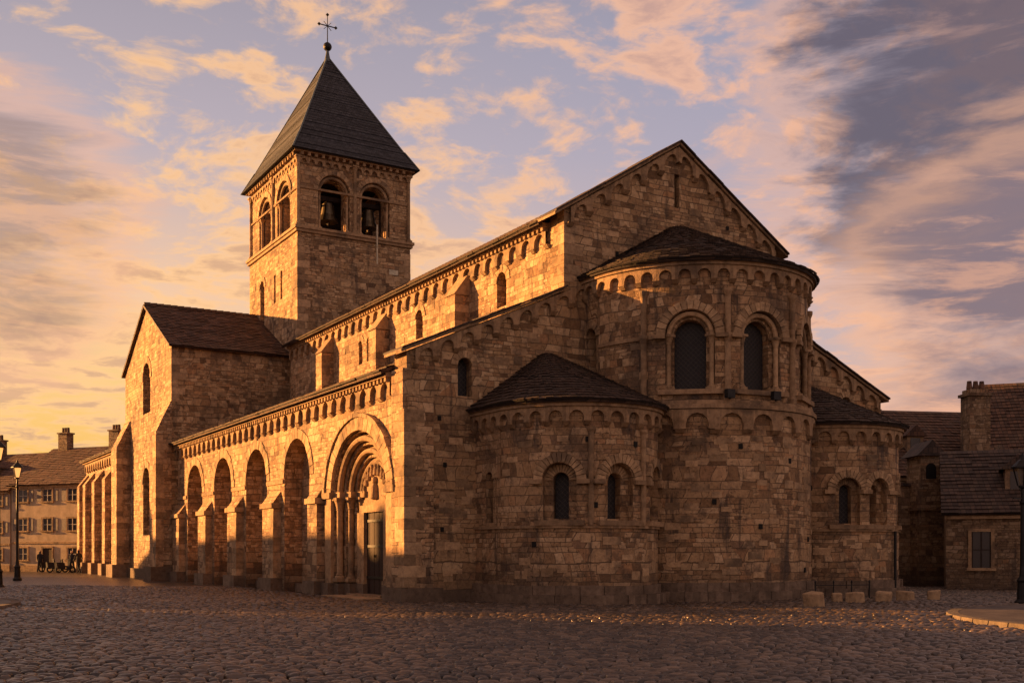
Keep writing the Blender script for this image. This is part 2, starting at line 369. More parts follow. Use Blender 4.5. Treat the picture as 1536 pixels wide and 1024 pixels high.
# --- portal
pt=MB()
for hw,o,t in ((2.20,-.14,.12),(1.74,-.39,.11),(1.30,-.62,.09)):
    roll(pt,side,PC,PZ,hw,o,t,PK)
    for sg in (-1,1): colonette(pt,-o,PC+sg*hw,.55,PZ,t)
ring(vs,side,PC,PZ,2.50,2.98,-.03,.13,23,PK,sub=1); ring(vs,side,PC,PZ,3.0,3.16,-.03,.2,23,PK,sub=1)
ring(vs,side,PC,PZ,2.0,2.44,-.29,-.26,21,PK,sub=1); ring(vs,side,PC,PZ,1.52,1.96,-.51,-.48,19,PK,sub=1)
for sg in (-1,1):
    for k,(q0,q1,xx) in enumerate(((2.42,3.2,-.2),(1.95,2.418,.02),(1.45,1.948,.26),(.8,1.448,.5))):
        l,r=sorted((PC+sg*q0,PC+sg*q1)); pt.box(xx,.78,l,r,PZ-.02,PZ+.20); base.box(xx-.05,.78,l,r,0,.5)
    l,r=sorted((PC+sg*2.46,PC+sg*3.05)); pt.box(-.12,.0,l,r,.5,PZ-.03)
archcut(pt,side,PC,3.3,PZ,1.5,-.60,-.70,1.5*PK)
pt.box(.52,.66,PC-1.3,PC+1.3,3.05,3.3)
for a in np.linspace(.35,2.8,9):
    x,z=PC+1.0*math.cos(a),PZ+.9*math.sin(a)
    pt.lathe(.58,x,[(.02,z-.2),(.1,z-.16),(.09,z),(.06,z+.1),(.08,z+.16),(.06,z+.24),(.01,z+.26)],8)
pt.lathe(.56,PC,[(.03,PZ-.15),(.17,PZ-.1),(.14,PZ+.3),(.08,PZ+.42),(.12,PZ+.5),(.1,PZ+.62),(.01,PZ+.68)],10)
pt.box(.5,.7,PC-1.45,PC-.85,.5,3.05); pt.box(.5,.7,PC+.85,PC+1.45,.5,3.05)
pt.box(.1,1.0,PC-1.5,PC+1.5,0,.16); pt.box(-.7,.1,PC-1.9,PC+1.9,0,.1)
pt.obj('portal',[M_tr],CH,smooth=False)
d=MB()
for i in range(8):
    y=PC-.83+i*.2088; d.box(.64-.01*(i%2),.72,y,y+.2,.16,3.05)
for z in (.7,1.8,2.7): d.box(.60,.64,PC-.82,PC+.82,z,z+.09,1)
d.lathe(.59,PC+.1,[(.04,1.45),(.04,1.55)],8,1)
d.obj('door',[M_wood,M_iron],CH)
# --- clerestory
b=MB(); b.box(6,7,.9,28.2,7,13.3)
c=MB()
cwin=[(4.3,.36,10.95,11.9),(11.45,.34,10.95,11.85),(17.0,.22,10.8,11.7),(18.0,.22,10.8,11.7),(23.8,.32,10.9,11.8)]
cler=pmap(6,0,0,1,-1,0)
for y,hw,z0,zs in cwin:
    archcut(c,cler,y,z0,zs,hw,.5,-.6); archcut(glass,cler,y,z0+.01,zs,hw-.01,-.4,-.45)
    ring(vs,cler,y,zs,hw+.01,hw+.28,-.03,.03,9,sub=1)
b.obj('clerestory_wall',[M_st],CH,cut=[c])
for y in (7.3,15.1,22.0):
    trim.box(5.35,6.0,y-.42,y+.42,9,11.9,1); quoins(5.35,y-.42,1,1,10.2,11.88)
    trim.hexa([(5.3,y-.45,11.9),(6,y-.45,11.9),(6,y+.45,11.9),(5.3,y+.45,11.9),(5.9,y-.45,12.7),(6,y-.45,12.7),(6,y+.45,12.7),(5.9,y+.45,12.7)])
scatter(cler,1,28,10.4,12.5,60,[(y-.7,y+.7,10.5,12.7) for y,_,_,_ in cwin],.02)
lombard(trim,cler,1.0,28.1,13.1,.9,.13,.16); trim.box(5.74,6.1,1.0,28.15,13.12,13.28)
for i in range(90):
    y=1.05+i*.3; trim.box(5.78,6.0,y,y+.13,13.0,13.118)
b=MB(); b.box(20.8,22,.9,58.6,0,7.5); b.box(15,16,.9,58.6,7,13.3); b.box(1,21,57.8,58.6,0,9); b.obj('south_walls',[M_st],CH)
# --- west nave part
b=MB(); b.box(0,1.5,42,58.6,0,8.55); c=MB()
for y in (45.6,49.6,53.6): archcut(c,side,y,3,5.6,.5,.5,-.5); archcut(glass,side,y,3.01,5.6,.49,-.35,-.4)
b.obj('west_aisle_wall',[M_st],CH,cut=[c])
b=MB(); b.box(6,7,42,58.6,8,13.3); b.obj('west_clerestory_wall',[M_st],CH)
for y in (43.6,47.6,51.6,55.4,58.0):
    trim.box(-.7,0,y-.5,y+.5,0,6.6,1); trim.hexa([(-.72,y-.5,6.6),(0,y-.5,6.6),(0,y+.5,6.6),(-.72,y+.5,6.6),(-.05,y-.5,7.5),(0,y-.5,7.5),(0,y+.5,7.5),(-.05,y+.5,7.5)],1)
    base.box(-.95,0,y-.65,y+.65,0,.8)
lombard(trim,side,42.6,58.5,8.35,.9,.14,.16); trim.box(-.28,.2,42.3,58.6,8.37,8.54)
# --- transept
TX0,TY0,TY1=-.35,29.5,41.9; TM=(TY0+TY1)/2
pr=[(TY0,0),(TY1,0),(TY1,13.0),(TM,16.25),(TY0,13.0)]
b=MB(); b.prism([(TX0,y,z) for y,z in pr],[(22.3,y,z) for y,z in pr])
ts=pmap(TX0,0,0,1,-1,0); c=MB()
archcut(c,ts,TM,9.9,11.9,1.0,.5,-.6); archcut(glass,ts,TM,9.91,11.9,.99,-.45,-.5)
archcut(c,ts,TM,2.6,5.7,.95,.5,-.6); archcut(glass,ts,TM,2.61,5.7,.94,-.45,-.5)
b.obj('transept_walls',[M_st2],CH,cut=[c])
ring(vs,ts,TM,11.9,1.02,1.42,-.03,.04,13,sub=1); ring(vs,ts,TM,5.7,.97,1.35,-.03,.04,13,sub=1)
quoins(TX0,TY0,1,1,9.9,12.9,.38); scatter(pmap(TX0,TY0,1,0,0,-1),.8,6.2,8,12.7,34,(),.02); scatter(ts,TY0+1.6,TY1-1.7,1,12.5,60,((TM-1.5,TM+1.5,2.4,7.2),(TM-1.5,TM+1.5,9.7,13.4)),.02)
for y0,y1 in ((TY0-.05,TY0+1.5),(TY1-1.6,TY1+.1)):
    trim.box(TX0-.85,TX0,y0,y1,0,8.2,1)
    trim.hexa([(TX0-.85,y0,8.2),(TX0,y0,8.2),(TX0,y1,8.2),(TX0-.85,y1,8.2),(TX0-.05,y0,9.9),(TX0,y0,9.9),(TX0,y1,9.9),(TX0-.05,y1,9.9)],1)
    base.box(TX0-1.15,TX0,y0-.15,y1+.15,0,.8); quoins(TX0-.85,y0,1,1,.82,8.1,.38)
base.box(TX0-.25,TX0,TY0,TY1,0,.6)
# --- roofs
rf=MB()
roofq(rf,(-.5,.95,7.52),(-.5,29.5,7.52),(6,.95,10.2),(6,29.5,10.2))
roofq(rf,(22.5,.95,7.52),(22.5,58,7.52),(16,.95,10.2),(16,58,10.2))
roofq(rf,(5.5,.95,13.27),(5.5,28.25,13.27),(11,.95,16.4),(11,28.25,16.4))
roofq(rf,(16.5,.95,13.2),(16.5,58.6,13.2),(11,.95,16.4),(11,58.6,16.4))
roofq(rf,(5.5,42,13.27),(5.5,58.6,13.27),(11,42,16.4),(11,58.6,16.4))
roofq(rf,(-.5,41.9,8.58),(-.5,58.7,8.58),(6,41.9,11.2),(6,58.7,11.2))
roofq(rf,(TX0-.2,TY0-.3,12.98),(22.5,TY0-.3,12.98),(TX0-.2,TM,16.4),(22.5,TM,16.4))
roofq(rf,(TX0-.2,TY1+.3,12.98),(22.5,TY1+.3,12.98),(TX0-.2,TM,16.4),(22.5,TM,16.4))
fixuv(rf); rf.obj('tile_roofs',[M_tile],CH,recalc=False)
rd=MB()
for i in range(58):
    x=TX0-.15+i*.4; rd.prism([(x,TM-.13,16.39),(x,TM,16.55),(x,TM+.13,16.39)],[(x+.38,TM-.13,16.40),(x+.38,TM,16.58),(x+.38,TM+.13,16.40)])
for i in range(68):
    y=1.1+i*.4; rd.prism([(10.87,y,16.39),(11,y,16.56),(11.13,y,16.39)],[(10.87,y+.38,16.39),(11,y+.38,16.58),(11.13,y+.38,16.39)])
rd.obj('ridge_tiles',[M_tile],CH)
# --- tower
X0,X1,Y0,Y1=6.4,13.5,28.2,37.2
b=MB(); b.box(X0,X1,Y0,Y1,6,20.0)
tl=pmap(X0,0,0,1,-1,0); tf=pmap(0,Y0,1,0,0,-1); tr_=pmap(X1,0,0,1,1,0)
c=MB(); archcut(c,tl,34.6,15.3,18.0,.42,.5,-.5); archcut(glass,tl,34.6,15.3,18.0,.41,-.35,-.4)
for y in (31.0,32.2): c.box(X0-.5,X0+.6,y-.17,y+.17,16.6,18.3); glass.box(X0+.5,X0+.52,y-.2,y+.2,16.5,18.4)
b.obj('tower_shaft',[M_st2],CH,cut=[c]); ring(vs,tl,34.6,18.0,.43,.72,-.03,.04,9,sub=1)
quoins(X0,Y0,1,1,13,19.9,.38); quoins(X1,Y0,-1,1,13,19.9,.38); scatter(tf,7.2,12.7,14,19.7,60,(),.02); scatter(tl,29,36.6,13,19.7,45,((33.8,35.4,15,19),(30.6,32.6,16.4,18.5)),.02)
b=MB(); b.box(X0+.12,X1-.12,Y0+.12,Y1-.12,20.0,24.5)
ci=MB(); ci.box(X0+.9,X1-.9,Y0+.9,Y1-.9,19.5,24.1)
fx=[(X0+X1)/2-1.28,(X0+X1)/2+1.28]; fy=[(Y0+Y1)/2-1.75,(Y0+Y1)/2+1.75]
c=MB(); c2=MB(); c3=MB(); c4=MB()
for x in fx:
    archcut(c,pmap(0,Y0+.12,1,0,0,-1),x,20.35,22.55,.98,.3,-.3); archcut(c,pmap(0,Y1-.12,1,0,0,1),x,20.35,22.55,.98,.3,-.3)
    archcut(c2,pmap(0,Y0,1,0,0,-1),x,20.36,22.55,.74,.3,-10)
for y in fy:
    archcut(c3,pmap(X0+.12,0,0,1,-1,0),y,20.35,22.45,1.15,.3,-.3); archcut(c3,pmap(X1-.12,0,0,1,1,0),y,20.35,22.45,1.15,.3,-.3)
    archcut(c4,pmap(X0,0,0,1,-1,0),y,20.37,22.45,.82,.3,-10)
b.obj('belfry_walls',[M_st2],CH,cut=[ci,c,c2,c3,c4])
for x in fx:
    ring(vs,tf,x,22.55,1.0,1.28,-.14,-.06,13,sub=1); roll(vs,tf,x,22.55,.86,-.28,.09)
    for sg in (-1,1): colonette(vs,x+sg*.86,Y0+.28,20.35,22.6,.08)
for y in fy:
    ring(vs,tl,y,22.45,1.17,1.5,-.14,-.06,13,sub=1); roll(vs,tl,y,22.45,1.0,-.28,.1)
    for sg in (-1,1): colonette(vs,X0+.28,y+sg*.98,20.35,22.5,.09)
for z,e in ((19.95,.12),(20.12,.2)): trim.box(X0-e,X1+e,Y0-e,Y1+e,z,z+.16)
for mp,a0,a1 in ((tf,X0+.15,X1-.15),(tl,Y0+.15,Y1-.15),(tr_,Y0+.15,Y1-.15)):
    lombard(trim,mp,a0,a1,24.3,.5,.02,.1,corb=False)
    trim.mbox(mp,a0,a1,22.5,22.62,-.13,-.04)
    n=int((a1-a0)/.42)
    for i in range(n): q=a0+i*(a1-a0)/n; trim.mbox(mp,q,q+.16,24.32,24.5,-.12,.2)
for x in (X0+.07,X1-.07,(X0+X1)/2):
    colonette(vs,x,Y0+.07,20.3,24.3,.1)
for y in (Y1-.07,(Y0+Y1)/2): colonette(vs,X0+.07,y,20.3,24.3,.1)
trim.box(X0-.22,X1+.22,Y0-.22,Y1+.22,24.5,24.68)
# spire
sp=MB(); cxx,cyy=(X0+X1)/2,(Y0+Y1)/2
lv=[(1.0,24.62,.42),(.88,25.75,.2),(.02,32.3,.0)]
def rect(k,z,e): 
    hx,hy=(X1-X0)/2*k+e,(Y1-Y0)/2*k+e; return [Vector((cxx-hx,cyy-hy,z)),Vector((cxx+hx,cyy-hy,z)),Vector((cxx+hx,cyy+hy,z)),Vector((cxx-hx,cyy+hy,z))]
for (k0,z0,e0),(k1,z1,e1) in zip(lv[:-1],lv[1:]):
    A,B=rect(k0,z0,e0),rect(k1,z1,e1)
    for i in range(4): roofq(sp,A[i],A[(i+1)%4],B[i],B[(i+1)%4],.24,.02,0,us=.01)
fixuv(sp); sp.obj('slate_spire',[M_slate],CH,recalc=False)
hip=MB()
for i in range(4):
    for (k0,z0,e0),(k1,z1,e1) in zip(lv[:-1],lv[1:]):
        a,bv=rect(k0,z0,e0)[i],rect(k1,z1,e1)[i]
        t=.045; hip.hexa([a+Vector((-t,-t,0)),a+Vector((t,-t,0)),a+Vector((t,t,0)),a+Vector((-t,t,0)),bv+Vector((-t,-t,.06)),bv+Vector((t,-t,.06)),bv+Vector((t,t,.06)),bv+Vector((-t,t,.06))])
hip.lathe(cxx,cyy,[(.42,31.55),(.32,31.7),(.12,32.6),(.06,33.0)],12)
hip.obj('spire_hips',[M_lead],CH)
fn=MB(); fn.lathe(cxx,cyy,[(.02,32.75)]+[(.27*math.sin(a),33.1-.27*math.cos(a)) for a in np.linspace(.15,3.0,10)],16)
fn.lathe(cxx,cyy,[(.035,33.3),(.025,35.1)],8)
fn.box(cxx-.52,cxx+.52,cyy-.025,cyy+.025,34.38,34.43)
for sx,sz in ((-.55,34.405),(.55,34.405),(0,35.1)):
    fn.lathe(cxx+sx,cyy,[(.01,sz-.11),(.11,sz),(.01,sz+.11)],8)
for a in range(4):
    q=a*math.pi/2+math.pi/4
    x0,z0,x1,z1=.05*math.cos(q),.05*math.sin(q),.34*math.cos(q),.34*math.sin(q)
    fn.hexa([(cxx+x0-.02,cyy-.015,34.4+z0),(cxx+x0+.02,cyy-.015,34.4+z0),(cxx+x0+.02,cyy+.015,34.4+z0),(cxx+x0-.02,cyy+.015,34.4+z0),(cxx+x1-.02,cyy-.015,34.4+z1),(cxx+x1+.02,cyy-.015,34.4+z1),(cxx+x1+.02,cyy+.015,34.4+z1),(cxx+x1-.02,cyy+.015,34.4+z1)])
fn.obj('finial_cross',[M_iron],CH)
bl=MB()
for x,y in ((fx[0]+.1,Y0+1.35),(fx[1]+.1,Y0+1.35),(X0+2.2,fy[1])):
    bl.lathe(x,y,[(.60,21.15),(.56,21.25),(.44,21.55),(.37,21.95),(.33,22.2),(.17,22.35),(.05,22.4)],20); bl.box(x-.9,x+.9,y-.1,y+.1,22.4,22.65,1)
    bl.lathe(x,y,[(.08,20.95),(.1,21.1),(.03,21.2),(.03,22.3)],8)
for x in (X0+1.1,X1-1.3): bl.box(x-.1,x+.1,Y0+1.0,Y1-1.2,22.68,22.9,1); bl.box(x-.1,x+.1,Y0+1.25,Y0+1.45,20,22.4,1)
bl.box(X0+.95,X1-.95,Y0+.95,Y1-.95,20.0,20.2,1); bl.box(X0+2.0,X1-.95,Y0+4.6,Y0+4.7,20,24,1); bl.box(X0+.95,X1-.95,Y0+.95,Y1-.95,23.9,24.0,1)
bl.obj('bells',[M_bronze,M_timber],CH)
pr_=MB(); pr_.box(11.1,11.17,Y0-.5,Y0-.43,18.6,20.9); pr_.box(11.1,11.17,Y0-.45,Y0,19.7,19.75); pr_.box(12.1,12.7,Y0-.03,Y0-.005,18.2,18.5); pr_.obj('metal_rod',[M_pale],CH)

# --- apses
def halfring(r,cx,cy,n=72,yb=.3):
    return [(cx-r,yb)]+[(cx-r*math.cos(math.pi*i/n),cy-r*math.sin(math.pi*i/n)) for i in range(n+1)]+[(cx+r,yb)]
def apse_roof(cx,cy,r,ze,za,nseg=40):
    mb=MB(); e=[(cx-r,.0)]+[(cx-r*math.cos(math.pi*i/nseg),cy-r*math.sin(math.pi*i/nseg)) for i in range(nseg+1)]+[(cx+r,.0)]
    u=.01
    for (x0,y0),(x1,y1) in zip(e[:-1],e[1:]):
        n=4 if abs(x0-x1)<1e-6 else 1
        for k in range(n):
            a=(x0+(x1-x0)*k/n,y0+(y1-y0)*k/n); bb=(x0+(x1-x0)*(k+1)/n,y0+(y1-y0)*(k+1)/n)
            q=.03; top=lambda p:(cx+(p[0]-cx)*q,0.0+(p[1])*q,za)
            roofq(mb,(*a,ze),(*bb,ze),top(a),top(bb),.26,.05,0,us=u); u+=math.dist(a,bb)
    fixuv(mb); return mb
def apse(nm,cx,cy,r,H,za,wins,zw0,zws,hwo,hwi,cen):
    cm=cmap(cx,cy,r); A=r*math.pi/2; st=pmap(cx-r,0,0,-1,-1,0); sr=pmap(cx+r,0,0,-1,1,0); sl=-cy
    p=halfring(r,cx,cy); b=MB(); b.prism([(x,y,0) for x,y in p],[(x,y,H) for x,y in p])
    c=MB(); c2=MB()
    for al in wins:
        a=math.radians(al); ox,oy=cx+r*math.sin(a),cy-r*math.cos(a)
        mp=pmap(ox,oy,math.cos(a),math.sin(a),math.sin(a),-math.cos(a))
        archcut(c,mp,0,zw0,zws,hwo,.5,-.32); archcut(c2,mp,0,zw0+.05,zws,hwi,.6,-.9)
        archcut(glass,mp,0,zw0+.06,zws,hwi-.01,-.62,-.66)
        ring(vs,mp,0,zws,hwo+.02,hwo+.3,-.10,.05,15,sub=1)
        ring(vs,mp,0,zws,hwi+.02,hwo-.02,-.33,-.27,13,sub=1)
        trim.mbox(mp,-hwo-.25,hwo+.25,zw0-.16,zw0-.002,-.25,.10)
        if cen:
            roll(vs,mp,0,zws,hwo-.1,-.17,.085)
            for sg in (-1,1): q=mp(sg*(hwo-.1),0,-.17); colonette(vs,q[0],q[1],zw0,zws+.02,.085)
        for sg in (-1,1):
            l,rr=sorted((sg*(hwo+.02),sg*(hwo+.42))); trim.mbox(mp,l,rr,zws-.12,zws+.02,-.1,.08)
    if cen: archcut(c,st,.35,7.5,9.1,.3,.3,-.7); archcut(glass,st,.35,7.5,9.1,.29,-.5,-.55); ring(vs,st,.35,9.1,.31,.55,-.03,.04,9,sub=1)
    elif cx<11: archcut(c,st,.95,2.6,4.0,.22,.3,-.7); archcut(glass,st,.95,2.6,4.0,.21,-.5,-.55); ring(vs,st,.95,4.0,.23,.5,-.03,.03,9,sub=1)
    o=b.obj(nm+'_wall',[M_ap],CH,center=(cx,cy,r),cut=[c,c2])
    avo=[(math.radians(al)*r-hwo-.5,math.radians(al)*r+hwo+.5,zw0-.25,zws+hwo+.4) for al in wins]
    if cen: scatter(cm,-A,A,6.7,H-.7,44,avo,.024)
    else: scatter(cm,-A,A,.7,H-.75,75,avo+[(-9,9,2.3,2.5)],.026)
    w=.62
    lombard(trim,cm,-A,A,H-.12,w,.14,.13); 
    for m_ in (st,sr): lombard(trim,m_,0,sl,H-.12,w,.14,.13)
    for z0,z1,o1 in ((H-.118,H-.02,.20),(H-.018,H+.08,.26)):
        trim.mbox(cm,-A,A,z0,z1,0,o1,48)
        for m_ in (st,sr): trim.mbox(m_,0,sl,z0,z1,0,o1)
    apse_roof(cx,cy,r+.34,H+.09,za).obj(nm+'_roof',[M_tile2],CH,recalc=False)
    for z0,z1,o1 in ((0,.34,.26),(.342,.62,.13)):
        k=int(2*A/.7)
        for i in range(k):
            base.mbox(cm,-A+2*A*i/k+.006,-A+2*A*(i+1)/k-.006,z0,z1+random.uniform(-.02,.02)*(z0>0),-.1,o1+random.uniform(-.03,.03),3)
        for m_ in (st,sr): base.mbox(m_,0,sl,z0,z1,-.1,o1)
    return cm,A,st,sr,sl
cm,A,st,sr,sl=apse('small_apse',5.25,-1.7,2.75,6.2,8.45,[-43,-3,38],2.62,3.85,.52,.24,False)
def dress_small(cm,A,st,sl,r):
    trim.mbox(cm,-A,A,2.38,2.46,0,.07,40); trim.mbox(st,0,sl,2.38,2.46,0,.07)
    for al in (-23,17): 
        s=math.radians(al)*r; q=cm(s,0,.04); trim.lathe(q[0],q[1],[(.09,2.46),(.09,5.3),(.14,5.38),(.14,5.45)],10)
dress_small(cm,A,st,sl,2.75)
cmR,AR,stR,srR,slR=apse('south_apse',16.75,-1.7,2.75,6.2,8.45,[-28,-1,38],2.62,3.85,.45,.22,False)
trim.mbox(cmR,-AR,AR,2.38,2.46,0,.07,40)
cm2,A2,st2,sr2,sl2=apse('main_apse',11,-.8,4.1,11.1,13.65,[-40.5,-6,33],6.95,8.75,.80,.52,True)
rl=4.22; p=halfring(rl,11,-.8); b=MB(); b.prism([(x,y,0) for x,y in p],[(x,y,6.3) for x,y in p]); b.obj('main_apse_lower_drum',[M_ap],CH,center=(11,-.8,rl))
cl=cmap(11,-.8,rl); Al=rl*math.pi/2
scatter(cl,-Al,Al,.7,5.5,120,(),.028)
lombard(trim,cl,-Al,Al,6.28,1.1,.13,.16); 
trim.mbox(cl,-Al,Al,6.302,6.44,-.3,.18,48); trim.mbox(cl,-Al,Al,6.442,6.58,-.3,.08,48)
for k,(z0,z1,o1) in enumerate(((0,.36,.26),(.362,.66,.12))):
    for i in range(19): base.mbox(cl,-Al+2*Al*i/19+.006,-Al+2*Al*(i+1)/19-.006,z0,z1+random.uniform(-.02,.02)*(z0>0),0,o1+random.uniform(-.03,.03),3)
for al in (-62,-23.5,14,52):
    s=math.radians(al)*4.1; q=cm2(s,0,.05); trim.lathe(q[0],q[1],[(.16,6.58),(.16,6.75),(.11,6.85),(.1,8.5),(.17,8.68),(.17,8.76),(.1,8.8),(.1,10.0),(.16,10.15),(.16,10.25)],12)
trim.mbox(cm2,-A2,math.radians(-52)*4.1,8.64,8.76,0,.07,6)
for al,z in ((-30,3.2),(-8,2.4),(10,4.6),(30,2.0),(-18,5.0),(40,3.8),(25,.95)):
    s=math.radians(al)*rl; hole_shades.mbox(cl,s-.07,s+.07,z,z+.17,.002,.034)
for al,z in ((-60,1.8),(-25,5.0),(10,4.9),(-20,3.0)):
    s=math.radians(al)*2.75; hole_shades.mbox(cm,s-.07,s+.07,z,z+.17,.002,.034)
fl=MB()
for al in (-24,-2): 
    s=math.radians(al)*4.1; q=cm2(s,6.6,.35); fl.box(q[0]-.16,q[0]+.16,q[1]-.08,q[1]+.08,6.62,6.9); fl.box(q[0]-.03,q[0]+.03,q[1]-.03,q[1]+.03,6.58,6.64)
fl.obj('floodlights',[M_iron],CH)
trim.obj('stone_trim',[M_tr,M_st],CH); vs.obj('arches_and_colonettes',[M_vs],CH); base.obj('plinths',[M_drk],CH); quo.obj('quoins_and_proud_stones',[M_pr],CH)
glass.obj('leaded_windows',[M_gl],CH); hole_shades.obj('putlog_hole_shades',[M_dark],CH)
dp=MB(); q=cmR(math.radians(17)*2.75,0,.1); dp.lathe(q[0],q[1],[(.05,.1),(.05,2.4)],8)
dp.obj('downpipe',[M_iron],CH)

# =================== HOUSES
def house(name,r,d,w,dep,eave,ridge,wall,roof,yaw=0,cols=4,floors=2,chim=((.8,.5),),shut=True,door=True,fr=None,ww=.5,dorm=()):
    x,y=W(r,d); e=empty(name,(x,y,0),-TH+yaw)
    b=MB(); hw=w/2; pr=[(0,0),(dep,0),(dep,eave),(dep/2,ridge),(0,eave)]
    b.prism([(-hw,a,z) for a,z in pr],[(hw,a,z) for a,z in pr]); b.obj('walls',[wall],e)
    rf=MB()
    roofq(rf,(-hw-.2,-.35,eave-.05),(hw+.2,-.35,eave-.05),(-hw-.2,dep/2,ridge+.12),(hw+.2,dep/2,ridge+.12))
    roofq(rf,(hw+.2,dep+.35,eave-.05),(-hw-.2,dep+.35,eave-.05),(hw+.2,dep/2,ridge+.12),(-hw-.2,dep/2,ridge+.12))
    fixuv(rf); rf.obj('roof',[roof],e,recalc=False)
    t=MB(); fh=eave/floors
    for fl_ in range(floors):
        for i in range(cols):
            cx=-hw+(i+.5)*w/cols; isd=(fl_==0 and door and i==cols//2)
            z0=fl_*fh+(.0 if isd else .95); z1=fl_*fh+min(fh-.45,2.5)
            t.box(cx-ww-.14,cx-ww,-.08,.0,z0,z1+.14); t.box(cx+ww,cx+ww+.14,-.08,0,z0,z1+.14); t.box(cx-ww,cx+ww,-.08,0,z1,z1+.14)
            if not isd: t.box(cx-ww-.2,cx+ww+.2,-.14,0,z0-.12,z0)
            t.box(cx-ww,cx+ww,-.01,-.004,z0,z1,3 if isd else 1)
            if not isd:
                t.box(cx-.03,cx+.03,-.04,-.011,z0,z1,2); t.box(cx-ww,cx+ww,-.035,-.012,(z0+z1)/2-.02,(z0+z1)/2+.02,2)
                t.box(cx-ww,cx-ww+.05,-.04,-.011,z0,z1,2); t.box(cx+ww-.05,cx+ww,-.04,-.011,z0,z1,2)
                if shut and fl_>0:
                    t.box(cx-ww-.62,cx-ww-.16,-.05,-.003,z0,z1,4); t.box(cx+ww+.16,cx+ww+.62,-.05,-.003,z0,z1,4)
    t.box(-hw-.05,hw+.05,-.16,-.001,eave-.3,eave-.12)
    if shut: t.box(-hw,hw,-.05,-.002,fh-.1,fh+.05); t.box(-hw,hw,-.06,-.002,0,.5)
    sl=(ridge-eave)/(dep/2)
    for f in dorm:
        cx=-hw+w*f; yb=dep*.18; zb=eave+sl*yb
        t.box(cx-.5,cx+.5,yb-.3,yb+1.6,zb-.4,zb+.9,0); t.box(cx-.3,cx+.3,yb-.32,yb-.305,zb-.05,zb+.75,1)
        t.prism([(cx-.7,yb-.45,zb+.85),(cx+.7,yb-.45,zb+.85),(cx,yb-.45,zb+1.5)],[(cx-.7,yb+2.6,zb+.85),(cx+.7,yb+2.6,zb+.85),(cx,yb+2.6,zb+1.5)],5)
    t.obj('windows_and_trim',[M_tr,M_hgl,fr or M_white,M_wood,M_shut,roof],e)
    if chim:
        c=MB()
        for f,s in chim:
            cx=-hw+w*f; c.box(cx-s,cx+s,dep/2-.35,dep/2+.35,ridge-1.2,ridge+1.3); c.box(cx-s-.08,cx+s+.08,dep/2-.43,dep/2+.43,ridge+1.3,ridge+1.42)
            for k in (-.5,0,.5): c.lathe(cx+k*s*1.1,dep/2,[(.13,ridge+1.42),(.11,ridge+1.85)],10,1)
        c.obj('chimneys',[M_house,M_tilel],e)
    return e
# left background row
house('townhouse',-52.2,93,8.4,9,7.2,10.8,M_plc,M_tilel,-.42,3,3,((.3,.5),(.75,.5)),dorm=(.3,.7))
house('townhouse',-44.4,89.6,8.0,9,6.6,9.9,M_plg,M_tilel,-.42,3,3,((.2,.5),),dorm=(.5,))
house('townhouse',-37.0,86.4,8,9,7.0,10.2,M_plc,M_tilel,-.42,3,3,((.15,.5),(.85,.5)))
house('townhouse',-62,98,10,9,8,12,M_plg,M_tilel,-.4,4,3)
# plaza row on the sunset side (outside the frame)
def siderow(y0,y1,eave,ridge,wall):
    cx,cy=-27,(y0+y1)/2
    r=(cx-CX)*CT-(cy-CY)*ST; d=(cx-CX)*ST+(cy-CY)*CT
    house('plaza_house',r,d,y1-y0,8,eave,ridge,wall,M_tilel,TH+math.radians(90),5,3)
siderow(-10,2,7.2,9.8,M_plc); siderow(2.2,11.5,7.8,10.4,M_plg); siderow(14.0,18.8,7.6,9.8,M_plc); siderow(30.5,41,7.0,9.4,M_plg); siderow(41.2,53,7.6,10.0,M_plc); siderow(53.2,68,7.4,9.8,M_plg)
# right group
house('stone_house',25.2,60,15,10,5.8,9.9,M_house,M_tile,.18,5,2,(),shut=False,fr=M_timber,dorm=(.35,))
house('stone_cottage',24.05,45.0,11.2,8,3.35,6.2,M_house,M_tile2,-.36,4,1,(),shut=False,fr=M_timber,ww=.38,dorm=(.26,))
house('stone_house',31.5,54.6,14,10,6.4,11.0,M_house,M_tile,-.36,4,2,((.5,.5),),shut=False,fr=M_timber)
x,y=W(23.6,55.2); e=empty('chimney_stack',(x,y,0),-TH+.1); b=MB()
b.box(-.55,.55,-.45,.45,0,9.5); b.box(-.65,.65,-.55,.55,9.5,9.65); b.box(-.5,.5,-.4,.4,9.65,9.85); b.obj('stack',[M_house],e)
b=MB(); [b.lathe(k,0,[(.14,9.85),(.15,9.95),(.11,10.3)],10) for k in (-.33,0,.33)]; b.obj('pots',[M_tilel],e)
x,y=W(19.9,52.5); e=empty('stone_turret_wall',(x,y,0),-TH+.05); b=MB()
b.box(-2.6,2.4,0,.8,0,4.8); b.box(-.62,.62,-1.0,.7,0,4.9); b.box(-.75,.75,-1.12,.0,3.6,3.85); b.box(-.5,.5,-.9,.7,4.9,6.2); b.obj('masonry',[M_house],e)
b=MB(); b.prism([(-.75,-1.1,6.2),(.75,-1.1,6.2),(0,-1.1,6.95)],[(-.75,.9,6.2),(.75,.9,6.2),(0,.9,6.95)]); b.box(-2.7,2.5,-.1,.9,4.8,4.95); b.obj('capping',[M_tile2],e)
b=MB(); archcut(b,pmap(0,-.9,1,0,0,-1),0,5.1,5.6,.25,.012,.004); archcut(b,pmap(0,0,1,0,0,-1),-1.6,1.2,2.6,.35,.012,.004); b.obj('opening_shades',[M_dark],e)  # dark arched plates on the masonry paint the shade inside openings

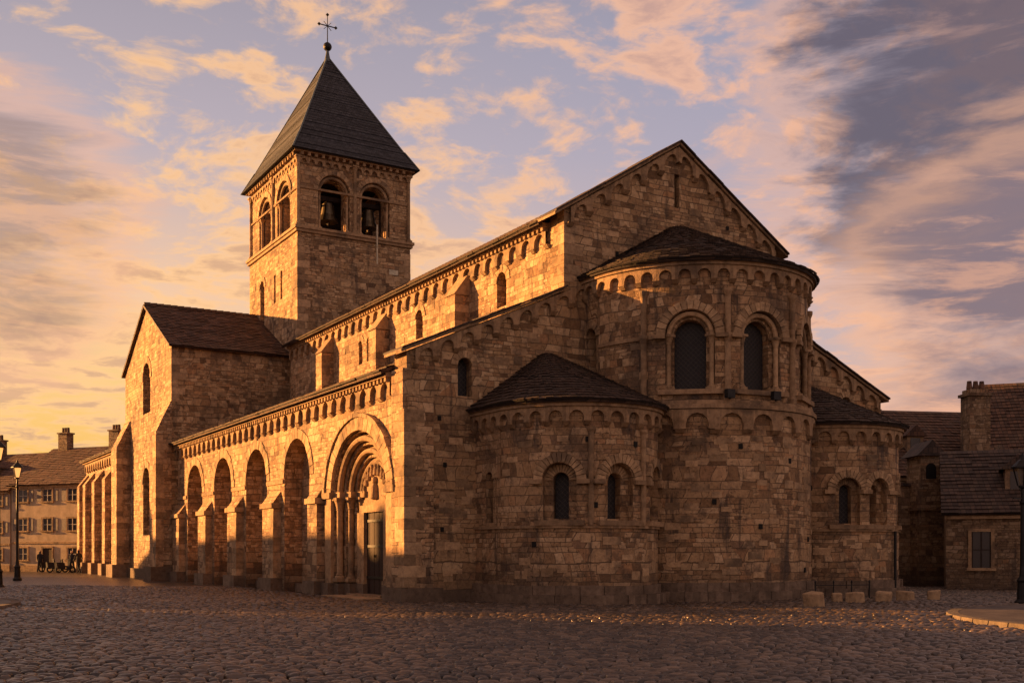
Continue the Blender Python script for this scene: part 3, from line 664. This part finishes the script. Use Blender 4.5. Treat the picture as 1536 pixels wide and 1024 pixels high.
# =================== STREET FURNITURE
def lamp(u,d,h,lit=True):
    x,y=PT(u,d); e=empty('street_lamp',(x,y,0))
    b=MB(); b.lathe(0,0,[(.24,0),(.24,.12),(.17,.2),(.15,.7),(.18,.78),(.1,.9),(.075,1.2),(.06,h-1.5),(.09,h-1.42),(.05,h-1.3),(.05,h-1.0),(.13,h-.95),(.13,h-.9)],12)
    b.box(-.45,.45,-.02,.02,h-1.32,h-1.28)
    for k in range(4):
        a=k*math.pi/2+math.pi/4; c_,s_=math.cos(a),math.sin(a); t=.015
        b.hexa([(c_*.14-t,s_*.14-t,h-.9),(c_*.14+t,s_*.14-t,h-.9),(c_*.14+t,s_*.14+t,h-.9),(c_*.14-t,s_*.14+t,h-.9),(c_*.27-t,s_*.27-t,h-.35),(c_*.27+t,s_*.27-t,h-.35),(c_*.27+t,s_*.27+t,h-.35),(c_*.27-t,s_*.27+t,h-.35)])
    b.lathe(0,0,[(.33,h-.36),(.33,h-.32),(.14,h-.12),(.1,h-.1),(.06,h-.03),(.03,h+.06),(.01,h+.12)],8); b.obj('post_and_frame',[M_iron],e)
    g=MB(); g.lathe(0,0,[(.10,h-.89),(.19,h-.37)],4); g.obj('lantern_panes',[M_lamp if lit else M_clear],e)
lamp(26,61,6.7); lamp(-2,48,6.6); lamp(1534,33.5,4.6,False)
def block(u,d,w,h,rz):
    x,y=PT(u,d); b=MB(); hw=w/2
    b.box(-hw,hw,-hw*.85,hw*.85,0,h); o=b.obj('stone_block',[M_vs]); o.location=(x,y,0); o.rotation_euler=(random.uniform(-.03,.03),random.uniform(-.05,.05),rz)
    for v in o.data.vertices: v.co+=Vector([random.uniform(-.05,.05) for _ in range(3)]) if v.co.z>.1 else Vector((0,0,-.03))
    bv=o.modifiers.new('b','BEVEL'); bv.width=.05; bv.segments=3
for a in ((1222,31.9,.52,.46,.3),(1256,34.2,.35,.36,.9),(1283,34.0,.5,.40,.1),(1325,34.6,.48,.40,.5),(1358,35.5,.5,.38,.2),(1400,36.4,.45,.36,.7)): block(*a)
e=empty('low_railing',(*PT(1262,36.5),0),-TH+.3); b=MB()
for x in (-1.0,-.3,.4,1.1): b.lathe(x,0,[(.022,0),(.022,.6),(.035,.64),(.01,.7)],8)
b.box(-1.0,1.1,-.012,.012,.52,.545); b.obj('rails',[M_iron],e)
# people
def person(u,d,h,yaw):
    x,y=PT(u,d); e=empty('pedestrian',(x,y,0),yaw)
    J=[(0,0,.95,.15),(0,0,1.2,.14),(0,0,1.42,.16),(0,0,1.52,.06),(0,.02,1.66,.095),(0,.02,1.72,.08),(.1,0,.9,.1),(.11,.16,.5,.075),(.11,.2,.09,.05),(.11,.34,.04,.045),(-.1,0,.9,.1),(-.11,-.08,.5,.07),(-.11,-.28,.1,.05),(-.11,-.16,.04,.045),(.2,0,1.4,.07),(.26,-.1,1.15,.05),(.26,.02,.9,.04),(-.2,0,1.4,.07),(-.26,.1,1.15,.05),(-.26,.22,.92,.04)]
    E=[(0,1),(1,2),(2,3),(3,4),(4,5),(0,6),(6,7),(7,8),(8,9),(0,10),(10,11),(11,12),(12,13),(2,14),(14,15),(15,16),(2,17),(17,18),(18,19)]
    me=bpy.data.meshes.new('body'); me.from_pydata([(a,b_,c_) for a,b_,c_,_ in J],E,[]); o=bpy.data.objects.new('body',me); scene.collection.objects.link(o)
    md=o.modifiers.new('s','SKIN'); o.modifiers.new('u','SUBSURF').levels=1
    if not me.skin_vertices: 
        bm=bmesh.new(); bm.from_mesh(me); bm.verts.layers.skin.verify(); bm.to_mesh(me); bm.free()
    for i,sv in enumerate(me.skin_vertices[0].data): sv.radius=(J[i][3],)*2; sv.use_root=(i==0)
    me.materials.append(M_coat); o.parent=e; e.scale=(h/1.8,)*3
    g=MB(); g.lathe(0,.04,[(.03,1.56),(.085,1.62),(.09,1.7),(.05,1.78)],10); g.obj('face',[M_skin],e)
person(118,80,1.8,.6); person(108,82,1.7,2.4); person(60,84,1.72,-.5)
def bike(u,d,yaw):
    x,y=PT(u,d); e=empty('parked_scooter',(x,y,0),yaw); b=MB()
    for cx in (-.6,.6):
        for i in range(16):
            a0,a1=2*math.pi*i/16,2*math.pi*(i+1)/16
            P_=lambda r,a,yy:(cx+r*math.cos(a),yy,.27+r*math.sin(a))
            b.hexa([P_(.16,a0,-.06),P_(.27,a0,-.06),P_(.27,a1,-.06),P_(.16,a1,-.06),P_(.16,a0,.06),P_(.27,a0,.06),P_(.27,a1,.06),P_(.16,a1,.06)])
    b.hexa([(-.8,-.16,.4),(-.1,-.16,.3),(-.1,.16,.3),(-.8,.16,.4),(-.85,-.12,.8),(-.15,-.12,.78),(-.15,.12,.78),(-.85,.12,.8)]); b.box(-.15,.4,-.14,.14,.25,.33)
    b.hexa([(.35,-.2,.3),(.5,-.2,.3),(.5,.2,.3),(.35,.2,.3),(.28,-.12,1.0),(.36,-.12,1.0),(.36,.12,1.0),(.28,.12,1.0)]); b.box(.25,.32,-.32,.32,1.0,1.05)
    b.obj('scooter_body',[M_coat],e)
bike(86,83,.3); bike(98,82,.5); bike(74,85,.2)

# =================== GROUND
def cobmat(name,far):
    m,N=newmat(name); g=N.n('ShaderNodeNewGeometry'); p=g.outputs['Position']
    n1=N.noise(p,.35,4,.6); n2=N.noise(p,18.0,4,.7)
    if far:
        rot=N.n('ShaderNodeVectorRotate',{'Vector':p,'Angle':TH},rotation_type='Z_AXIS').outputs[0]
        w=N.n('ShaderNodeTexNoise',{'Vector':p,'Scale':.5}).outputs[1]; rot=N.v('ADD',rot,w)
        b=N.n('ShaderNodeTexBrick',{'Vector':rot,'Color1':(0,0,0,1),'Color2':(1,1,1,1),'Mortar':(0,0,0,1),'Scale':1.0,'Mortar Size':.015,'Mortar Smooth':.8,'Brick Width':.21,'Row Height':.15})
        r=N.sep(b.outputs[0])[0]; f=b.outputs[1]
    else: r=g.outputs['Random Per Island']; f=None
    col=N.ramp(r,[(0,(.028,.020,.016)),(.5,(.064,.044,.033)),(.85,(.12,.083,.058)),(1,(.17,.12,.083))])
    col=N.mix(.8,col,N.ramp(n1,[(.3,(.5,.5,.52)),(.7,(1.25,1.2,1.1))]),'MULTIPLY')
    col=N.mix(.5,col,N.ramp(n2,[(.3,(.6,.6,.6)),(.7,(1.3,1.3,1.3))]),'MULTIPLY')
    h=n2
    if far: col=N.mix(f,col,(.02,.017,.015)); h=N.m('ADD',N.m('MULTIPLY',N.m('SUBTRACT',1.0,f),3.0),N.m('ADD',n2,r))
    out(N,col,N.m('ADD',.16,N.m('MULTIPLY',n2,.34)),h,.010,.7,spec=.65); return m
Mc=cobmat('cobble_stone',False); Mf=cobmat('cobble_far',True)
M_bed=simple('cobble_bedding',(.014,.011,.009),1.0,scale=20)
b=MB(); S=1500; b.add([(-S,-S,0),(S,-S,0),(S,S,0),(-S,S,0)],[(0,1,2,3)]); b.obj('ground',[Mf])
DMAX=50
q=[W(-.60*10-3,10),W(.60*10+3,10),W(.55*DMAX+3,DMAX),W(-.60*DMAX-3,DMAX)]
b=MB(); b.add([(x,y,.004) for x,y in q],[(0,1,2,3)]); b.obj('cobble_bedding',[M_bed])
PVC=(17.9,25.0); PVR=(7.3,7.6)
def inpv(r,d,g=0): return ((r-PVC[0])/(PVR[0]+g))**2+((d-PVC[1])/(PVR[1]+g))**2<1
PL=(-18.0,29.5); PLR=(3.6,6.5)
def inpl(r,d,g=0): return ((r-PL[0])/(PLR[0]+g))**2+((d-PL[1])/(PLR[1]+g))**2<1
Mkb=plainstone('kerb_granite',(.15,.12,.095),.4)
def pavm():
    m,N=newmat('pavement_flags'); p=N.n('ShaderNodeNewGeometry').outputs['Position']
    b=N.n('ShaderNodeTexBrick',{'Vector':p,'Color1':(0,0,0,1),'Color2':(1,1,1,1),'Mortar':(0,0,0,1),'Scale':1.0,'Mortar Size':.012,'Brick Width':.6,'Row Height':.4})
    n=N.noise(p,6.0,5,.7); col=N.mix(N.sep(b.outputs[0])[0],(.05,.038,.031),(.10,.08,.064)); col=N.mix(.6,col,N.ramp(n,[(.3,(.6,.6,.6)),(.7,(1.3,1.3,1.3))]),'MULTIPLY'); col=N.mix(b.outputs[1],col,(.02,.018,.016))
    out(N,col,.6,N.m('SUBTRACT',n,b.outputs[1]),.01,1.0); return m
Mpv=pavm()
for C,Rr in ((PVC,PVR),(PL,PLR)):
    e=empty('pavement'); n=64; k=MB(); ins=[];
    for i in range(n):
        a0,a1=2*math.pi*i/n+.003,2*math.pi*(i+1)/n-.003; P_=lambda s,a,z:(*W(C[0]+(Rr[0]-s)*math.cos(a),C[1]+(Rr[1]-s)*math.sin(a)),z)
        k.hexa([P_(0,a0,-.02),P_(.3,a0,-.02),P_(.3,a1,-.02),P_(0,a1,-.02),P_(.03,a0,.13),P_(.3,a0,.13),P_(.3,a1,.13),P_(.03,a1,.13)]); ins.append(P_(.3,a0,.125))
    k.obj('kerb',[Mkb],e); s=MB(); s.prism([(x,y,.0) for x,y,z in ins],ins); s.obj('flags',[Mpv],e)
def in_church(x,y):
    if x>-.3 and x<22.4 and y>-.1: return True
    if -1.4<x<.1 and y>29.2: return True
    if -.72<x<0 and 1.8<y<5.8: return True
    for cx,cy,r in ((5.25,-1.7,3.0),(16.75,-1.7,3.0),(11,-.8,4.45)):
        if (x-cx)**2+(y-cy)**2<r*r or (abs(x-cx)<r and cy<y<0): return True
    return False
pts=[];d=11.0;row=0
while d<DMAX:
    rh=.155*(1+.16*math.sin(row*1.7)); hwid=.56*d+2.5; r=-hwid-random.random()*.2
    while r<hwid:
        w=random.uniform(.14,.30)
        dd=d+.55*math.sin(r*.22+.4)+.14*math.sin(r*.9+row*.05); rr=r+w/2+.06*math.sin(d*1.3)
        if not inpv(rr,dd,.06) and not inpl(rr,dd,.06):
            x,y=W(rr,dd)
            if not in_church(x,y): pts.append((rr,dd,w,rh))
        r+=w
    d+=rh; row+=1
P=np.array(pts); 
def stones(P,name,hi):
    n=len(P)
    if hi:
        prof=[(-.0,1.0),(.022,.97),(.042,.82),(.052,.42)]
        a=np.array([(-1,-.55),(-.6,-1),(0,-1.05),(.6,-1),(1,-.55),(1.04,0),(1,.55),(.6,1),(0,1.05),(-.6,1),(-1,.55),(-1.04,0)])
    else:
        prof=[(0,1.0),(.034,.86),(.044,.48)]; a=np.array([(-1,-1),(1,-1),(1,1),(-1,1)])*.95
    k=len(a); R=len(prof); V=np.zeros((n,R*k,3))
    sx=P[:,2]/2-.014; sy=P[:,3]/2-.013; ang=rng.normal(0,.07,n); ca,sa=np.cos(ang),np.sin(ang)
    jit=1+rng.normal(0,.07,(n,k,2)); hz=rng.normal(0,.010,n); tx=rng.normal(0,.09,n); ty=rng.normal(0,.10,n)
    und=.03*np.sin(P[:,0]*.5+P[:,1]*.25)*np.sin(P[:,1]*.45-P[:,0]*.2); hz=hz+und+.022
    for i,(z,s) in enumerate(prof):
        lx=a[None,:,0]*jit[:,:,0]*sx[:,None]*s; ly=a[None,:,1]*jit[:,:,1]*sy[:,None]*s
        zz=z+(hz[:,None]+tx[:,None]*lx+ty[:,None]*ly)*(1 if i else 0)
        rr=P[:,0][:,None]+lx*ca[:,None]-ly*sa[:,None]; dd=P[:,1][:,None]+lx*sa[:,None]+ly*ca[:,None]
        V[:,i*k:(i+1)*k,0]=CX+rr*CT+dd*ST; V[:,i*k:(i+1)*k,1]=CY-rr*ST+dd*CT; V[:,i*k:(i+1)*k,2]=zz
    quads=[(i*k+j,i*k+(j+1)%k,(i+1)*k+(j+1)%k,(i+1)*k+j) for i in range(R-1) for j in range(k)]
    cap=list(range((R-1)*k,R*k)); nq=len(quads)
    loops1=np.array([v for q in quads for v in q]+cap); L1=len(loops1)
    off=(np.arange(n)*R*k)[:,None]; loops=(loops1[None]+off).ravel()
    tot1=np.array([4]*nq+[k]); tot=np.tile(tot1,n); st1=np.concatenate([[0],np.cumsum(tot1)[:-1]]); start=(st1[None]+(np.arange(n)*L1)[:,None]).ravel()
    me=bpy.data.meshes.new(name); me.vertices.add(n*R*k); me.vertices.foreach_set('co',V.ravel()); me.loops.add(len(loops)); me.loops.foreach_set('vertex_index',loops.astype(np.int32))
    me.polygons.add(len(tot)); me.polygons.foreach_set('loop_start',start.astype(np.int32)); me.polygons.foreach_set('loop_total',tot.astype(np.int32)); me.polygons.foreach_set('use_smooth',np.ones(len(tot),bool))
    me.update(calc_edges=True); me.validate(); me.materials.append(Mc); o=bpy.data.objects.new(name,me); scene.collection.objects.link(o); return o
e=empty('cobblestones')
stones(P[P[:,1]<27],'near_stones',True).parent=e; stones(P[P[:,1]>=27],'far_stones',False).parent=e

# =================== SKY
w=bpy.data.worlds.new('World'); scene.world=w; w.use_nodes=True; w.node_tree.nodes.clear(); N=NT(w.node_tree)
dr=N.n('ShaderNodeTexCoord').outputs['Generated']; dr=N.n('ShaderNodeVectorMath',{0:dr},operation='NORMALIZE').outputs[0]
x,y,z=N.sep(dr)
def cdir(u,v):
    t=Vector(((u-768)/F,1,(825-v)/F)); return Vector((t.x*CT+t.y*ST,-t.x*ST+t.y*CT,t.z)).normalized()
gl=cdir(-150,690); zc=N.m('MAXIMUM',z,0.0)
wf=N.sm(N.dot(dr,tuple(gl)),.70,.985)
warm=N.ramp(zc,[(0,(1.0,.42,.06)),(.07,(1.0,.54,.11)),(.14,(1.0,.62,.22)),(.22,(.95,.60,.38)),(.34,(.52,.44,.49)),(.6,(.21,.20,.25)),(1,(.15,.14,.17))])
cool=N.ramp(zc,[(0,(.90,.43,.22)),(.07,(.82,.47,.33)),(.17,(.62,.47,.46)),(.28,(.49,.43,.51)),(.42,(.38,.36,.46)),(.6,(.19,.17,.22)),(1,(.15,.13,.16))])
base_=N.mix(wf,cool,warm)
zz=N.m('ADD',zc,.12); px=N.m('DIVIDE',x,zz); py=N.m('DIVIDE',y,zz); pv=N.xyz(px,py,0.0)
wn=N.n('ShaderNodeTexNoise',{'Vector':pv,'Scale':1.6,'Detail':4.0}).outputs[1]
pv2=N.v('ADD',pv,N.sc(wn,.35))
nb=N.noise(N.v('ADD',pv2,(6.3,2.9,0)),.8,3,.5); ns=N.noise(pv2,8.0,7,.60); nf=N.noise(N.v('ADD',pv2,(1.0,4.0,0)),3.0,6,.6)
den=N.m('ADD',N.m('MULTIPLY',nb,.30),N.m('ADD',N.m('MULTIPLY',ns,.45),N.m('MULTIPLY',nf,.33)))
mask=N.sm(den,.495,.585); core=N.sm(den,.56,.65)
pc=N.mix(wf,(.95,.52,.34),(1.08,.62,.28)); dc=N.mix(wf,(.45,.29,.29),(.60,.34,.22))
hi=N.sm(zc,.03,.15)
sky=N.mix(N.m('MULTIPLY',mask,N.m('ADD',.35,N.m('MULTIPLY',hi,.50))),base_,pc)
sky=N.mix(N.m('MULTIPLY',core,.66),sky,dc)
def mass(u,v,a,b_,amt,col,lc=(.52,.28,.22),la=.55,sz=9.0):
    global sky
    d_=N.dot(dr,tuple(cdir(u,v))); st_=N.noise(N.v('MULTIPLY',dr,(2.4,2.4,sz)),2.2,8,.60,.4)
    s=N.m('ADD',d_,N.m('MULTIPLY',N.m('SUBTRACT',st_,.5),(1-a)*2.6)); k=N.sm(s,a,b_)
    rim=N.m('MULTIPLY',N.sm(s,a-(b_-a)*.6,a+(b_-a)*.2),N.m('SUBTRACT',1.0,k))
    lit=N.sm(N.noise(N.v('MULTIPLY',dr,(3,3,15)),2.6,7,.65,.5),.50,.66)
    c_=N.mix(N.m('MULTIPLY',lit,la),col,lc)
    sky=N.mix(N.m('MULTIPLY',rim,.5),sky,(.95,.50,.30))
    sky=N.mix(N.m('MULTIPLY',k,amt),sky,c_)
mass(1600,170,.972,.990,.92,(.13,.105,.14),(.42,.25,.22),.5); mass(1560,480,.988,.998,.6,(.32,.22,.24),(.95,.48,.29),.8); mass(-20,345,.9935,.999,.7,(.38,.23,.18),(1.0,.50,.25),.6,16.0)
sky=N.mix(N.sm(z,-.01,-.05),sky,(.06,.045,.04))
ni=N.n('ShaderNodeTexSky',sky_type='NISHITA',sun_disc=False,sun_elevation=SEL,sun_rotation=math.atan2(SUN.x,SUN.y),dust_density=2.0).outputs[0]
b1=N.n('ShaderNodeBackground',{'Color':sky,'Strength':.95}); b2=N.n('ShaderNodeBackground',{'Color':ni,'Strength':.008})
ad=N.n('ShaderNodeAddShader',{0:b1.outputs[0],1:b2.outputs[0]}); o=N.n('ShaderNodeOutputWorld'); w.node_tree.links.new(ad.outputs[0],o.inputs[0])
# sun
L=bpy.data.lights.new('sun','SUN'); L.energy=17.0; L.angle=math.radians(.6); L.color=(1,.45,.13)
lo=bpy.data.objects.new('sun',L); scene.collection.objects.link(lo)
sd=Vector((SUN.x*math.cos(SEL),SUN.y*math.cos(SEL),math.sin(SEL))); lo.rotation_euler=(-sd).to_track_quat('-Z','Y').to_euler(); lo.location=(0,0,60)
# camera
cam=bpy.data.cameras.new('camera'); co=bpy.data.objects.new('camera',cam); scene.collection.objects.link(co)
co.location=(CX,CY,CZ); co.rotation_euler=(math.pi/2,0,-TH); cam.sensor_width=36; cam.lens=36*F/1536; cam.shift_y=313/1536; cam.clip_end=5000
scene.camera=co
scene.view_settings.view_transform='Standard'; scene.view_settings.look='None'; scene.view_settings.exposure=0
